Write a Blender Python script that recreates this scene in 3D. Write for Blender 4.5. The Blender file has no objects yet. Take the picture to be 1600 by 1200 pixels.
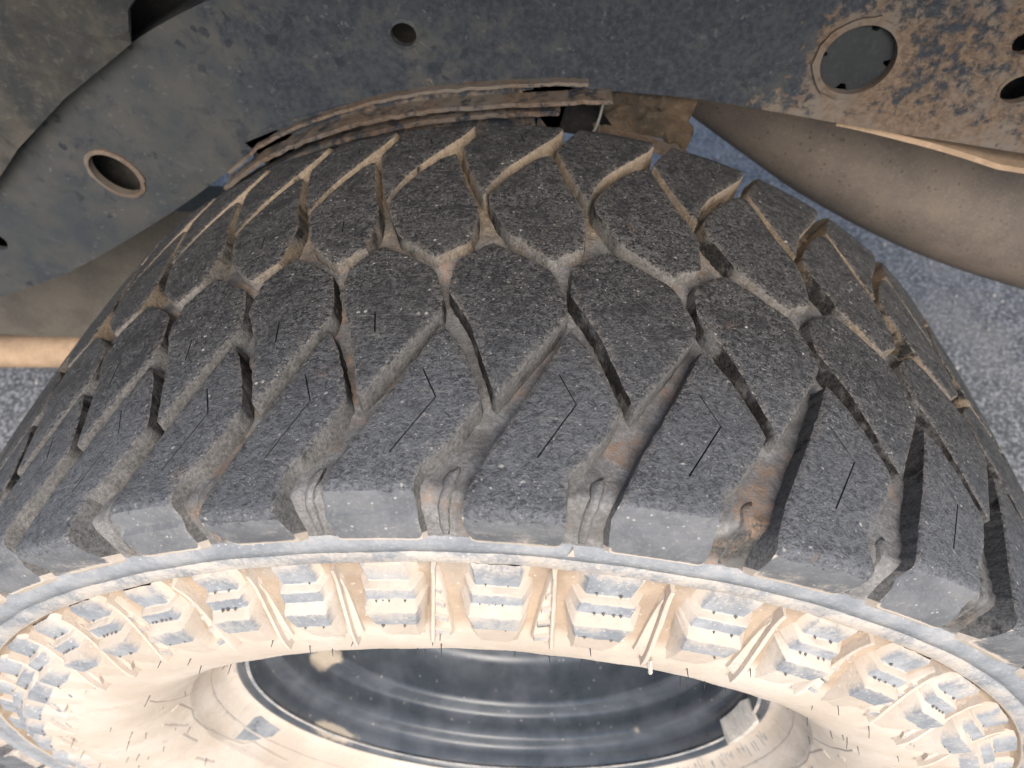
import bpy, bmesh, math, random
import numpy as np
from mathutils import Vector, Matrix
from mathutils.geometry import delaunay_2d_cdt

random.seed(7); rng = np.random.default_rng(7)
sc = bpy.context.scene
COL = sc.collection
R = math.radians
ZW = 0.389                      # height of the wheel's axis above the ground

# ---------------------------------------------------------------- camera
cd = bpy.data.cameras.new('camera'); cam = bpy.data.objects.new('camera', cd); COL.objects.link(cam)
cd.sensor_width = 36; cd.lens = 24.75; cd.clip_start = 0.01; cd.clip_end = 400
cam.matrix_world = Matrix(((0.9979, -0.06291, 0.01567, 0.00187), (0.05705, 0.73719, -0.67327, -0.25278),
                           (0.0308, 0.67275, 0.73923, 0.58921 + ZW), (0, 0, 0, 1)))
cd.dof.use_dof = True; cd.dof.focus_distance = 0.30; cd.dof.aperture_fstop = 13
sc.camera = cam
# ---------------------------------------------------------------- sky, sun, exposure
SUN_EL, SUN_AZ = R(38), R(10)    # sun outboard of the wheel (-Y), a little to the right
w = bpy.data.worlds.new('World'); sc.world = w; w.use_nodes = True
nt = w.node_tree; bg = nt.nodes['Background']
sky = nt.nodes.new('ShaderNodeTexSky'); sky.sky_type = 'NISHITA'; sky.sun_disc = False
sky.sun_elevation = SUN_EL; sky.sun_rotation = math.pi - SUN_AZ
sky.air_density = 1.0; sky.dust_density = 2.5; sky.ozone_density = 1.0
nt.links.new(sky.outputs[0], bg.inputs[0]); bg.inputs[1].default_value = 0.14
sl = bpy.data.lights.new('sun', 'SUN'); sl.energy = 1.5; sl.angle = R(40); sl.color = (1.0, 0.93, 0.84)
so = bpy.data.objects.new('sun', sl); COL.objects.link(so)
sdir = Vector((math.sin(SUN_AZ) * math.cos(SUN_EL), -math.cos(SUN_AZ) * math.cos(SUN_EL), math.sin(SUN_EL)))
so.rotation_euler = sdir.to_track_quat('Z', 'Y').to_euler(); so.location = (0.5, -3, 3)
sc.view_settings.view_transform = 'Standard'; sc.view_settings.look = 'None'
sc.view_settings.exposure = 0.9; sc.view_settings.gamma = 1.0
sc.view_settings.use_curve_mapping = False
sc.render.resolution_x = 1024; sc.render.resolution_y = 768

# ---------------------------------------------------------------- material helpers
class NT:
    def __init__(s, name):
        s.m = bpy.data.materials.new(name); s.m.use_nodes = True; s.t = s.m.node_tree
        s.b = s.t.nodes['Principled BSDF']; s.out = s.t.nodes['Material Output']
        s.co = s.t.nodes.new('ShaderNodeTexCoord').outputs['Object']
        s.b.inputs['Specular IOR Level'].default_value = 0.3
    def n(s, k, **kw):
        x = s.t.nodes.new(k)
        for a, b in kw.items(): setattr(x, a, b)
        return x
    def inp(s, sock, v):
        if isinstance(v, (int, float)): sock.default_value = v
        elif isinstance(v, tuple): sock.default_value = v if len(v) == 4 or sock.type == 'VECTOR' else (*v, 1)
        else: s.t.links.new(v, sock)
    def noise(s, scale, detail=6, rough=0.6, co=None, dist=0.0):
        x = s.n('ShaderNodeTexNoise'); s.inp(x.inputs['Vector'], co or s.co)
        x.inputs['Scale'].default_value = scale; x.inputs['Detail'].default_value = detail
        x.inputs['Roughness'].default_value = rough; x.inputs['Distortion'].default_value = dist
        return x.outputs['Fac']
    def vor(s, scale, feat='F1', co=None, out='Distance', rnd=1.0):
        x = s.n('ShaderNodeTexVoronoi', feature=feat); s.inp(x.inputs['Vector'], co or s.co)
        x.inputs['Scale'].default_value = scale; x.inputs['Randomness'].default_value = rnd
        return x.outputs[out]
    def ramp(s, f, a, b, lo=0.0, hi=1.0):
        x = s.n('ShaderNodeMapRange'); x.interpolation_type = 'SMOOTHSTEP'
        s.inp(x.inputs[0], f); x.inputs[1].default_value = a; x.inputs[2].default_value = b
        x.inputs[3].default_value = lo; x.inputs[4].default_value = hi
        return x.outputs[0]
    def mix(s, f, a, b):
        x = s.n('ShaderNodeMix', data_type='RGBA'); s.inp(x.inputs[0], f); s.inp(x.inputs[6], a); s.inp(x.inputs[7], b)
        return x.outputs[2]
    def math(s, op, a, b=0.0, c=None, clamp=False):
        x = s.n('ShaderNodeMath', operation=op); x.use_clamp = clamp
        s.inp(x.inputs[0], a); s.inp(x.inputs[1], b)
        if c is not None: s.inp(x.inputs[2], c)
        return x.outputs[0]
    def attr(s, name):
        return s.n('ShaderNodeAttribute', attribute_name=name).outputs['Fac']
    def mapped(s, scale=(1, 1, 1), rot=(0, 0, 0)):
        x = s.n('ShaderNodeMapping'); s.inp(x.inputs[0], s.co); x.inputs['Scale'].default_value = scale; x.inputs['Rotation'].default_value = rot
        return x.outputs[0]
    def sep(s):
        x = s.n('ShaderNodeSeparateXYZ'); s.inp(x.inputs[0], s.co); return x.outputs
    def bump(s, h, dist, strength=1.0, prev=None):
        x = s.n('ShaderNodeBump'); s.inp(x.inputs['Height'], h); x.inputs['Distance'].default_value = dist
        x.inputs['Strength'].default_value = strength
        if prev is not None: s.inp(x.inputs['Normal'], prev)
        return x.outputs[0]
    def done(s, col, rough=0.8, nor=None, spec=None, metal=None):
        s.inp(s.b.inputs['Base Color'], col); s.inp(s.b.inputs['Roughness'], rough)
        if nor is not None: s.inp(s.b.inputs['Normal'], nor)
        if spec is not None: s.b.inputs['Specular IOR Level'].default_value = spec
        if metal is not None: s.inp(s.b.inputs['Metallic'], metal)
        return s.m

DUST = (0.36, 0.245, 0.15); CREAM = (0.56, 0.44, 0.325)

def mat_tread():
    t = NT('worn_tread_rubber')
    fine = t.noise(850, 3, 0.75); mid = t.noise(400, 4, 0.78, dist=0.5); big = t.noise(30, 4); patch = t.noise(75, 4, 0.65, dist=0.8)
    col = t.mix(t.ramp(mid, 0.42, 0.60), (0.013, 0.013, 0.015), (0.096, 0.095, 0.096))
    col = t.mix(t.ramp(fine, 0.50, 0.66, 0, 0.85), col, (0.19, 0.186, 0.182))
    col = t.mix(t.ramp(big, 0.45, 0.75, 0, 0.3), col, (0.09, 0.086, 0.082))
    col = t.mix(t.ramp(patch, 0.50, 0.36, 0, 0.65), col, (0.024, 0.024, 0.027))
    col = t.mix(t.ramp(patch, 0.54, 0.72, 0, 0.40), col, (0.125, 0.122, 0.12))
    # pale rubbed layer that also paints in the light gradient towards the shoulder
    y = t.sep()[1]
    film_or_light = t.ramp(y, 0.0, -0.120, 0.0, 0.78)
    film_or_light = t.math('MULTIPLY', film_or_light, t.ramp(mid, 0.34, 0.60, 0.35, 1.0))
    col = t.mix(film_or_light, col, (0.182, 0.195, 0.216))
    strk = t.noise(1.0, 3, 0.6, co=t.mapped((90, 900, 90)))
    col = t.mix(t.math('MULTIPLY', t.ramp(strk, 0.60, 0.72, 0, .5), t.ramp(y, 0.0, -0.1)), col, (0.28, 0.285, 0.29))
    ob = t.n('ShaderNodeObjectInfo').outputs['Random']
    col = t.mix(t.ramp(ob, 0.0, 1.0, 0.0, 0.22), col, (0.03, 0.031, 0.034))
    cut = t.noise(1.0, 2, 0.5, co=t.mapped((55, 420, 55), (0, .5, .7)), dist=.6)
    col = t.mix(t.math('MULTIPLY', t.ramp(cut, 0.66, 0.72), 0.45), col, (0.21, 0.205, 0.20))
    # scuffs and embedded grit, small and ragged
    wv = t.n('ShaderNodeVectorMath', operation='MULTIPLY_ADD'); nz = t.n('ShaderNodeTexNoise'); nz.inputs['Scale'].default_value = 900; t.inp(nz.inputs['Vector'], t.co)
    t.inp(wv.inputs[0], nz.outputs['Color']); wv.inputs[1].default_value = (.0016,) * 3; t.inp(wv.inputs[2], t.co); co = wv.outputs[0]
    v1 = t.n('ShaderNodeTexVoronoi'); t.inp(v1.inputs['Vector'], co); v1.inputs['Scale'].default_value = 330
    gate = t.noise(60, 3)
    grit = t.math('MULTIPLY', t.ramp(v1.outputs['Distance'], 0.34, 0.16), t.ramp(v1.outputs['Color'], 0.74, 0.80))
    col = t.mix(t.math('MULTIPLY', grit, t.ramp(gate, 0.44, 0.64, 0.0, 0.9)), col, (0.50, 0.49, 0.46))
    v2 = t.n('ShaderNodeTexVoronoi'); t.inp(v2.inputs['Vector'], co); v2.inputs['Scale'].default_value = 760
    grit2 = t.math('MULTIPLY', t.ramp(v2.outputs['Distance'], 0.36, 0.2), t.ramp(v2.outputs['Color'], 0.68, 0.78))
    col = t.mix(t.math('MULTIPLY', grit2, t.ramp(patch, 0.4, 0.6, 0.1, 0.8)), col, (0.40, 0.39, 0.375))
    # brown dust near the broken edges
    d = t.math('MULTIPLY', t.attr('dust'), t.ramp(mid, 0.42, 0.6), clamp=True)
    col = t.mix(t.math('MULTIPLY', d, 0.75), col, (0.25, 0.215, 0.18))
    br = t.math('MULTIPLY', t.ramp(t.noise(36, 4, 0.6), 0.64, 0.74), t.ramp(fine, 0.45, 0.6))
    col = t.mix(t.math('MULTIPLY', br, 0.5), col, (0.24, 0.165, 0.115))
    n = t.bump(mid, 0.0014, 0.9); n = t.bump(fine, 0.0007, 0.9, n); n = t.bump(grit, 0.0005, 0.6, n)
    return t.done(col, t.ramp(fine, 0.3, 0.7, 0.5, 0.85), n, 0.4)

def mat_groove():
    t = NT('dusty_groove_rubber')
    a = t.noise(75, 5, 0.7); b = t.noise(620, 5, 0.75); c = t.noise(24, 3, 0.55); e = t.noise(33, 3, 0.6)
    y = t.sep()[1]
    rub = t.mix(t.ramp(b, 0.35, 0.7), (0.05, 0.048, 0.046), (0.13, 0.125, 0.12))
    far = t.ramp(y, 0.01, 0.06)
    shoulder = t.mix(t.ramp(a, 0.3, 0.7), (0.15, 0.145, 0.142), (0.31, 0.31, 0.31))
    inner = t.mix(t.ramp(a, 0.3, 0.65), (0.185, 0.145, 0.105), (0.40, 0.315, 0.225))
    inner = t.mix(t.ramp(c, 0.55, 0.42), inner, (0.22, 0.21, 0.195))
    inner = t.mix(t.ramp(y, 0.06, 0.11, 0, .8), inner, t.mix(t.ramp(a, 0.3, 0.65), (0.24, 0.19, 0.14), (0.45, 0.37, 0.28)))
    col = t.mix(t.ramp(c, 0.30, 0.44), rub, t.mix(far, shoulder, inner))
    grain = t.math('MULTIPLY', t.ramp(b, 0.42, 0.6), 0.5)
    col = t.mix(grain, col, rub)
    org = t.math('MULTIPLY', t.ramp(e, 0.50, 0.64), t.ramp(b, 0.36, 0.56))
    col = t.mix(t.math('MULTIPLY', org, 0.7), col, (0.36, 0.235, 0.155))
    n = t.bump(b, 0.0008, 0.8); n = t.bump(a, 0.0018, 0.6, n)
    return t.done(col, 0.9, n, 0.2)

def mat_wall():
    t = NT('groove_wall_rubber')
    a = t.noise(60, 4, 0.65); b = t.noise(620, 4, 0.75); y = t.sep()[1]
    rub = t.mix(t.ramp(b, 0.35, 0.7), (0.016, 0.015, 0.015), (0.055, 0.052, 0.05))
    dst = t.mix(t.ramp(b, 0.3, 0.7), (0.13, 0.103, 0.075), (0.29, 0.23, 0.168))
    dst = t.mix(t.ramp(t.noise(16, 3), 0.56, 0.44, 0, .8), dst, t.mix(t.ramp(b, 0.3, 0.7), (0.11, 0.108, 0.104), (0.22, 0.215, 0.205)))
    near_ = t.mix(t.ramp(b, 0.3, 0.7), (0.10, 0.097, 0.094), (0.21, 0.206, 0.20))
    dst = t.mix(t.ramp(y, 0.03, -0.02), dst, near_)
    fary = t.ramp(y, 0.055, 0.10)
    dst = t.mix(fary, dst, t.mix(t.ramp(b, 0.3, 0.7), (0.25, 0.20, 0.145), (0.46, 0.375, 0.285)))
    amt = t.math('MAXIMUM', t.ramp(t.attr('dust'), 0.0, 1.0, 0.36, 0.68), t.math('MULTIPLY', fary, 0.72))
    m = t.math('ADD', amt, t.math('MULTIPLY', t.math('SUBTRACT', a, 0.5), 1.6))
    m = t.ramp(m, 0.28, 0.58)
    n = t.bump(b, 0.0008, 0.8); n = t.bump(a, 0.0014, 0.5, n)
    return t.done(t.mix(m, rub, dst), 0.88, n, 0.2)

def mat_sidewall(name, g1, g2, g3):
    t = NT(name)
    a = t.noise(55, 4, 0.65); b = t.noise(520, 4, 0.7); c = t.noise(17, 4, 0.6); at = t.attr('dust')
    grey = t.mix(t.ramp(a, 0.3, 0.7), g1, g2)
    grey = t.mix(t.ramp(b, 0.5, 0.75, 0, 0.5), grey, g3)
    cream = t.mix(t.ramp(c, 0.35, 0.65), (0.52, 0.445, 0.37), (0.60, 0.535, 0.465))
    cream = t.mix(t.ramp(a, 0.50, 0.72, 0, 0.55), cream, (0.47, 0.41, 0.35))
    tan = t.mix(t.ramp(a, 0.34, 0.66), (0.42, 0.335, 0.255), (0.32, 0.25, 0.19))
    tan = t.mix(t.ramp(c, 0.50, 0.66, 0, 0.6), tan, (0.36, 0.335, 0.31))
    cream = t.mix(t.ramp(at, 1.05, 1.6), cream, tan)  # tan dust of the recesses, darkened to paint in their shade
    d = t.math('ADD', at, t.math('MULTIPLY', t.math('SUBTRACT', a, 0.5), 0.9))
    d = t.math('ADD', d, t.math('MULTIPLY', t.math('SUBTRACT', b, 0.5), 0.5))
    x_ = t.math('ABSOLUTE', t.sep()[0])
    d = t.math('SUBTRACT', d, t.math('MULTIPLY', t.ramp(x_, 0.17, 0.34), t.ramp(c, 0.35, 0.6, 0.12, 0.5)))  # thins the dust sideways, painting in the bluish sky reflection there
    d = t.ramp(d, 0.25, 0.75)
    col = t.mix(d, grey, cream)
    worn = t.math('ADD', at, t.math('ADD', t.math('MULTIPLY', t.math('SUBTRACT', a, 0.5), 1.2), t.math('MULTIPLY', t.math('SUBTRACT', b, 0.5), 1.4)))
    col = t.mix(t.ramp(worn, -0.12, -0.42), col, t.mix(t.ramp(b, .42, .6), (.03, .031, .035), (.12, .122, .128)))
    v1 = t.n('ShaderNodeTexVoronoi'); t.inp(v1.inputs['Vector'], t.co); v1.inputs['Scale'].default_value = 480
    spk = t.math('MULTIPLY', t.ramp(v1.outputs['Distance'], 0.34, 0.18), t.ramp(v1.outputs['Color'], 0.76, 0.84))
    col = t.mix(t.math('MULTIPLY', spk, 0.45), col, (0.64, 0.61, 0.56))
    n = t.bump(b, 0.0006, 0.7); n = t.bump(a, 0.0016, 0.45, n)
    return t.done(col, 0.85, n, 0.25)

def mat_rim():
    t = NT('black_rim_paint')
    a = t.noise(30, 5, 0.6); b = t.noise(300, 5, 0.7); c = t.noise(11, 4, 0.55)
    col = t.mix(t.ramp(a, 0.35, 0.7), (0.05, 0.06, 0.073), (0.09, 0.102, 0.118))
    col = t.mix(t.ramp(b, 0.62, 0.74, 0, 0.3), col, (0.2, 0.19, 0.175))
    spk = t.math('MULTIPLY', t.ramp(t.vor(170), 0.24, 0.10), t.ramp(t.vor(170, out='Color'), 0.74, 0.82))
    col = t.mix(t.math('MULTIPLY', spk, 0.6), col, (0.42, 0.39, 0.34))
    col = t.mix(t.ramp(t.math('ADD', t.attr('dust'), t.math('MULTIPLY', t.math('SUBTRACT', t.noise(70, 4, .6), .5), .8)), .3, .62), col, (0.40, 0.345, 0.275))
    n = t.bump(a, 0.0008, 0.3)
    return t.done(col, t.ramp(a, 0.3, 0.7, 0.26, 0.40), n, 0.6)

def mat_rail(name='chassis_paint', rust_x=0.10, rust_w=0.16, extra=0.0):
    t = NT(name)
    x, y, z = t.sep()
    a = t.noise(28, 6, 0.65); b = t.noise(260, 6, 0.7); c = t.noise(70, 5, 0.65, dist=0.4); f = t.noise(9, 3, 0.5)
    paint = t.mix(t.ramp(b, 0.35, 0.7), (0.022, 0.027, 0.036), (0.05, 0.056, 0.068))
    film_or_light = t.mix(t.ramp(a, 0.3, 0.7), (0.042, 0.049, 0.056), (0.074, 0.074, 0.070))
    lt = t.ramp(x, 0.02, -0.28, 0.18, 1.0)
    m = t.math('ADD', t.math('MULTIPLY', lt, 0.55), t.math('MULTIPLY', t.math('SUBTRACT', c, 0.5), 1.5))
    m = t.math('ADD', m, t.math('MULTIPLY', t.math('SUBTRACT', f, 0.5), 0.9))
    col = t.mix(t.ramp(m, 0.05, 0.50), paint, film_or_light)
    wv = t.n('ShaderNodeVectorMath', operation='MULTIPLY_ADD'); nz = t.n('ShaderNodeTexNoise'); nz.inputs['Scale'].default_value = 160; t.inp(nz.inputs['Vector'], t.co)
    t.inp(wv.inputs[0], nz.outputs['Color']); wv.inputs[1].default_value = (.010,) * 3; t.inp(wv.inputs[2], t.co); co = wv.outputs[0]
    gate = t.ramp(t.noise(14, 3), 0.40, 0.56)
    v1 = t.n('ShaderNodeTexVoronoi'); t.inp(v1.inputs['Vector'], co); v1.inputs['Scale'].default_value = 85
    drops = t.math('MULTIPLY', t.ramp(v1.outputs['Distance'], 0.42, 0.28), t.ramp(v1.outputs['Color'], 0.52, 0.60))
    drops = t.math('MULTIPLY', drops, gate)
    col = t.mix(t.math('MULTIPLY', drops, 0.8), col, (0.02, 0.025, 0.033))
    v2 = t.n('ShaderNodeTexVoronoi'); t.inp(v2.inputs['Vector'], co); v2.inputs['Scale'].default_value = 230
    pale = t.math('MULTIPLY', t.ramp(v2.outputs['Distance'], 0.40, 0.22), t.ramp(v2.outputs['Color'], 0.62, 0.74))
    pale = t.math('MULTIPLY', pale, t.ramp(t.noise(20, 3), 0.40, 0.62))
    col = t.mix(t.math('MULTIPLY', pale, 0.4), col, (0.15, 0.15, 0.15))
    # rust: patches that take over towards the right end
    rx = t.ramp(x, rust_x, rust_x + rust_w, -0.20 + extra, 0.42 + extra)
    r = t.math('ADD', rx, t.math('MULTIPLY', t.math('SUBTRACT', t.noise(120, 6, .72), 0.5), 1.9))
    r = t.math('ADD', r, t.math('MULTIPLY', t.math('SUBTRACT', f, 0.5), 1.0))
    r = t.math('ADD', r, t.attr('dust'))
    rust = t.mix(t.ramp(b, 0.35, 0.65), (0.11, 0.078, 0.056), (0.19, 0.138, 0.10))
    rust = t.mix(t.ramp(a, 0.42, 0.62), rust, (0.165, 0.14, 0.118))
    rm = t.ramp(r, 0.16, 0.42)
    col = t.mix(t.math('MULTIPLY', rm, 0.92), col, rust)
    n = t.bump(t.math('MULTIPLY', rm, 1.0), 0.0010, 0.5); n = t.bump(b, 0.0007, 0.5, n); n = t.bump(drops, -0.0005, 0.4, n)
    return t.done(col, t.ramp(rm, 0, 1, 0.6, 0.9), n, 0.22)

def mat_simple(name, c1, c2, scale=40, fine=300, rough=0.8, bump=0.001, spots=None, spec=0.3):
    t = NT(name)
    a = t.noise(scale, 6, 0.65); b = t.noise(fine, 6, 0.7)
    col = t.mix(t.ramp(a, 0.32, 0.68), c1, c2)
    col = t.mix(t.ramp(b, 0.5, 0.75, 0, 0.35), col, tuple(min(1, v * 1.9 + 0.02) for v in c2))
    if spots:
        s = t.math('MULTIPLY', t.ramp(t.vor(fine * 0.5), 0.3, 0.18), t.ramp(t.vor(fine * 0.5, out='Color'), 0.66, 0.72))
        col = t.mix(t.math('MULTIPLY', s, 0.6), col, spots)
    n = t.bump(a, bump * 1.5, 0.5); n = t.bump(b, bump, 0.6, n)
    return t.done(col, rough, n, spec)

def mat_ground():
    t = NT('gravelly_asphalt')
    a = t.vor(185); ac = t.vor(185, out='Color'); b = t.noise(60, 4, 0.6); c = t.noise(6, 4, 0.55); e = t.vor(520, out='Color')
    col = t.mix(t.ramp(ac, 0.1, 0.9), (0.09, 0.094, 0.098), (0.38, 0.385, 0.39))
    col = t.mix(t.ramp(e, 0.55, 0.95, 0, 0.6), col, (0.48, 0.48, 0.48))
    col = t.mix(t.ramp(a, 0.35, 0.62, 0, 0.75), col, (0.075, 0.076, 0.078))
    col = t.mix(t.ramp(c, 0.4, 0.7, 0, 0.45), col, (0.30, 0.285, 0.265))
    n = t.bump(a, -0.0025, 0.8); n = t.bump(b, 0.003, 0.5, n)
    return t.done(col, 0.9, n, 0.25)

M_TREAD, M_GROOVE, M_RIM = mat_tread(), mat_groove(), mat_rim()
M_WALL = mat_wall()
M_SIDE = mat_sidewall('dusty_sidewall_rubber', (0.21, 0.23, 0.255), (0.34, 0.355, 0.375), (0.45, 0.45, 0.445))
M_SHOULDER = mat_sidewall('scraped_shoulder_rubber', (0.11, 0.118, 0.13), (0.175, 0.181, 0.19), (0.28, 0.277, 0.27))
M_RAIL = mat_rail(); M_RUST = mat_rail('rusted_steel', -0.6, 0.1, 0.05)
M_GROUND = mat_ground()
M_PIPE = mat_simple('dusty_brown_pipe', (0.115, 0.098, 0.084), (0.185, 0.15, 0.122), 12, 420, 0.8, 0.0006, (0.05, 0.042, 0.036))
M_LINER = mat_simple('mud_caked_liner', (0.030, 0.034, 0.036), (0.078, 0.071, 0.060), 26, 190, 0.9, 0.0016, (0.04, 0.04, 0.04))
M_BEAM = mat_simple('dusty_grey_beam', (0.085, 0.078, 0.068), (0.125, 0.112, 0.095), 18, 300, 0.85, 0.0008)
M_TAN = mat_simple('tan_dust', (0.30, 0.215, 0.145), (0.42, 0.30, 0.20), 30, 300, 0.9, 0.0006)
M_OLIVE = mat_simple('rusty_olive_bracket', (0.025, 0.023, 0.018), (0.105, 0.07, 0.043), 20, 240, 0.8, 0.0008)
M_BLACK = mat_simple('black_steel', (0.012, 0.012, 0.013), (0.03, 0.028, 0.027), 30, 300, 0.7, 0.0004)
M_PLUG = mat_simple('grey_rubber_plug', (0.022, 0.026, 0.028), (0.032, 0.036, 0.038), 20, 300, 0.8, 0.0002)
M_HAIR = mat_simple('dark_rubber', (0.03, 0.03, 0.032), (0.06, 0.06, 0.06), 200, 800, 0.7, 0.0001)
M_NUB = mat_simple('grey_rubber', (0.09, 0.085, 0.08), (0.15, 0.14, 0.13), 200, 800, 0.8, 0.0001)
M_LEAD = mat_simple('pale_grey_metal', (0.42, 0.39, 0.35), (0.62, 0.58, 0.52), 60, 400, 0.6, 0.0004)
M_WIRE = mat_simple('pale_wire', (0.16, 0.155, 0.145), (0.24, 0.23, 0.21), 60, 400, 0.6, 0.0002)

# ---------------------------------------------------------------- object helpers
def link_mesh(name, verts, faces, mats, parent=None, fmat=None, dust=None, smooth=False, loc=None):
    me = bpy.data.meshes.new(name); me.from_pydata([tuple(v) for v in verts], [], [tuple(f) for f in faces])
    for m in (mats if isinstance(mats, (list, tuple)) else [mats]): me.materials.append(m)
    if fmat is not None: me.polygons.foreach_set('material_index', np.asarray(fmat, dtype=np.int32))
    if dust is not None:
        at = me.attributes.new('dust', 'FLOAT', 'POINT'); at.data.foreach_set('value', np.asarray(dust, dtype=np.float32))
    if smooth: me.polygons.foreach_set('use_smooth', [True] * len(me.polygons))
    me.update()
    bm = bmesh.new(); bm.from_mesh(me); bmesh.ops.recalc_face_normals(bm, faces=bm.faces[:]); bm.to_mesh(me); bm.free()
    o = bpy.data.objects.new(name, me); COL.objects.link(o)
    if parent is not None: o.parent = parent
    if loc is not None: o.location = loc
    return o
def tag(o, label=None, cat=None, group=None, kind=None):
    if label: o['label'] = label
    if cat: o['category'] = cat
    if group: o['group'] = group
    if kind: o['kind'] = kind
    return o
def empty(name, loc):
    o = bpy.data.objects.new(name, None); COL.objects.link(o); o.location = loc; o.empty_display_size = 0.1; return o
def auto_smooth(o, ang=35):
    me = o.data; me.polygons.foreach_set('use_smooth', [True] * len(me.polygons))
    try: me.set_sharp_from_angle(angle=R(ang))
    except Exception: pass

def inside(poly, pts):
    poly = np.asarray(poly); x, y = pts[:, 0], pts[:, 1]; r = np.zeros(len(pts), bool)
    j = len(poly) - 1
    for i in range(len(poly)):
        xi, yi = poly[i]; xj, yj = poly[j]
        c = ((yi > y) != (yj > y)) & (x < (xj - xi) * (y - yi) / ((yj - yi) if yj != yi else 1e-12) + xi)
        r ^= c; j = i
    return r
def resample(poly, step):
    out = []
    n = len(poly)
    for i in range(n):
        a = np.array(poly[i], float); b = np.array(poly[(i + 1) % n], float)
        k = max(1, int(np.linalg.norm(b - a) / step + 0.5))
        for t in range(k): out.append(a + (b - a) * t / k)
    return np.array(out)
def area2(p): return np.sum(p[:, 0] * np.roll(p[:, 1], -1) - np.roll(p[:, 0], -1) * p[:, 1])
def offset(p, d):          # d > 0 outward; p counter-clockwise
    e = np.roll(p, -1, 0) - p; e /= np.linalg.norm(e, axis=1, keepdims=True) + 1e-12
    nrm = np.stack([e[:, 1], -e[:, 0]], 1); m = nrm + np.roll(nrm, 1, 0)
    l = np.linalg.norm(m, axis=1, keepdims=True); m = m / np.maximum(l, 1e-6)
    s = 1 / np.clip(np.sum(m * nrm, axis=1, keepdims=True), 0.55, 1)
    return p + m * s * d
def smooth_poly(p, it=1, keep=0.5):
    for _ in range(it): p = p * keep + (np.roll(p, 1, 0) + np.roll(p, -1, 0)) * (1 - keep) / 2
    return p
def seg_poly(line, wd):     # thin polygon along a polyline
    l = np.array(line, float); L, Rr = [], []
    for i in range(len(l)):
        d = l[min(i + 1, len(l) - 1)] - l[max(i - 1, 0)]; d /= np.linalg.norm(d)
        nn = np.array([-d[1], d[0]]) * wd / 2
        L.append(l[i] + nn); Rr.append(l[i] - nn)
    return np.array(L + Rr[::-1])

# ---------------------------------------------------------------- tyre: shape functions (metres; y across, r radius, phi round)
RT = 0.39
knots_u = [-3, -2, -1, 0, 1, 2, 3]; knots_p = [-0.3964, -0.2771, -0.1623, -0.0241, 0.1139, 0.2673, 0.4235]
NP = 47
left = [0.122] * 8; right = [0.149] * 8
ku = list(knots_u); kp = list(knots_p)
for d_ in left: ku.insert(0, ku[0] - 1); kp.insert(0, kp[0] - d_)
for d_ in right: ku.append(ku[-1] + 1); kp.append(kp[-1] + d_)
rest_n = NP - (ku[-1] - ku[0]); rest_p = (2 * math.pi - (kp[-1] - kp[0])) / rest_n
for i in range(4): ku.append(ku[-1] + 1); kp.append(kp[-1] + rest_p); ku.insert(0, ku[0] - 1); kp.insert(0, kp[0] - rest_p)
K0, K1 = ku[4], ku[-5]                     # pitches built one by one
ku = np.array(ku, float); kp = np.array(kp)
def PHI(u): return np.interp(u, ku, kp)

def lerp(a, b, t): return a + (b - a) * t
NE = (-0.1245, 0.3627); FE = (0.156, 0.366)
def prof_sharp(v, vs=-0.124, kink=None):
    """outer surface of the tread at lateral coordinate v -> (y, r)"""
    v = np.asarray(v, float); y = v.copy(); r = RT - 0.3 * v * v
    t = np.clip((vs - v) / (vs + 0.136), 0, 1.6); m = v < vs
    y = np.where(m, lerp(vs, NE[0], t), y); r = np.where(m, lerp(RT - 0.3 * vs * vs, NE[1], t), r)
    if kink is not None:
        st = np.clip((t - .46) / .05, 0, 1); bow = np.sin(np.clip(t, 0, 1) * math.pi)
        r = np.where(m, r + 0.0010 * bow, r); y = np.where(m, y + 0.0016 * bow * (1 - st) - .0004 * st * bow, y)
    vf = 0.146; t2 = np.clip((v - vf) / (0.158 - vf), 0, 1.1); m2 = v > vf
    y = np.where(m2, lerp(vf, FE[0], t2), y); r = np.where(m2, lerp(RT - 0.3 * vf * vf, FE[1], t2), r)
    return y, r
def prof(v, vs=-0.124, kink=None):
    """the same with the shoulder corners rounded off"""
    v = np.asarray(v, float)
    q = [prof_sharp(v + e, vs, None) for e in (-.0042, -.0021, 0, .0021, .0042)]
    y, r = sum(a for a, b in q) / 5, sum(b for a, b in q) / 5
    if kink is not None:
        y1, r1 = prof_sharp(v, vs, kink); y0, r0 = prof_sharp(v, vs, None); y, r = y + y1 - y0, r + r1 - r0
    return y, r
def nrm(v):
    v = np.asarray(v, float)
    a = np.clip((-0.105 - v) / 0.031, 0, 1) * -R(50) + np.clip((v - 0.130) / 0.026, 0, 1) * R(50)
    return np.sin(a), np.cos(a)
def depth(v):
    v = np.asarray(v, float)
    d = 0.0095 - 0.0045 * np.clip((-0.085 - v) / 0.045, 0, 1)          # grooves run out towards the near shoulder
    d = d + 0.006 * np.clip((v - 0.10) / 0.03, 0, 1)
    return d - 0.0040 * np.exp(-((v - 0.010) / 0.013) ** 2)            # and are shallower along the centre zigzag
def place(phi, y, r): return np.stack([r * np.sin(phi), y, r * np.cos(phi)], 1)

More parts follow.
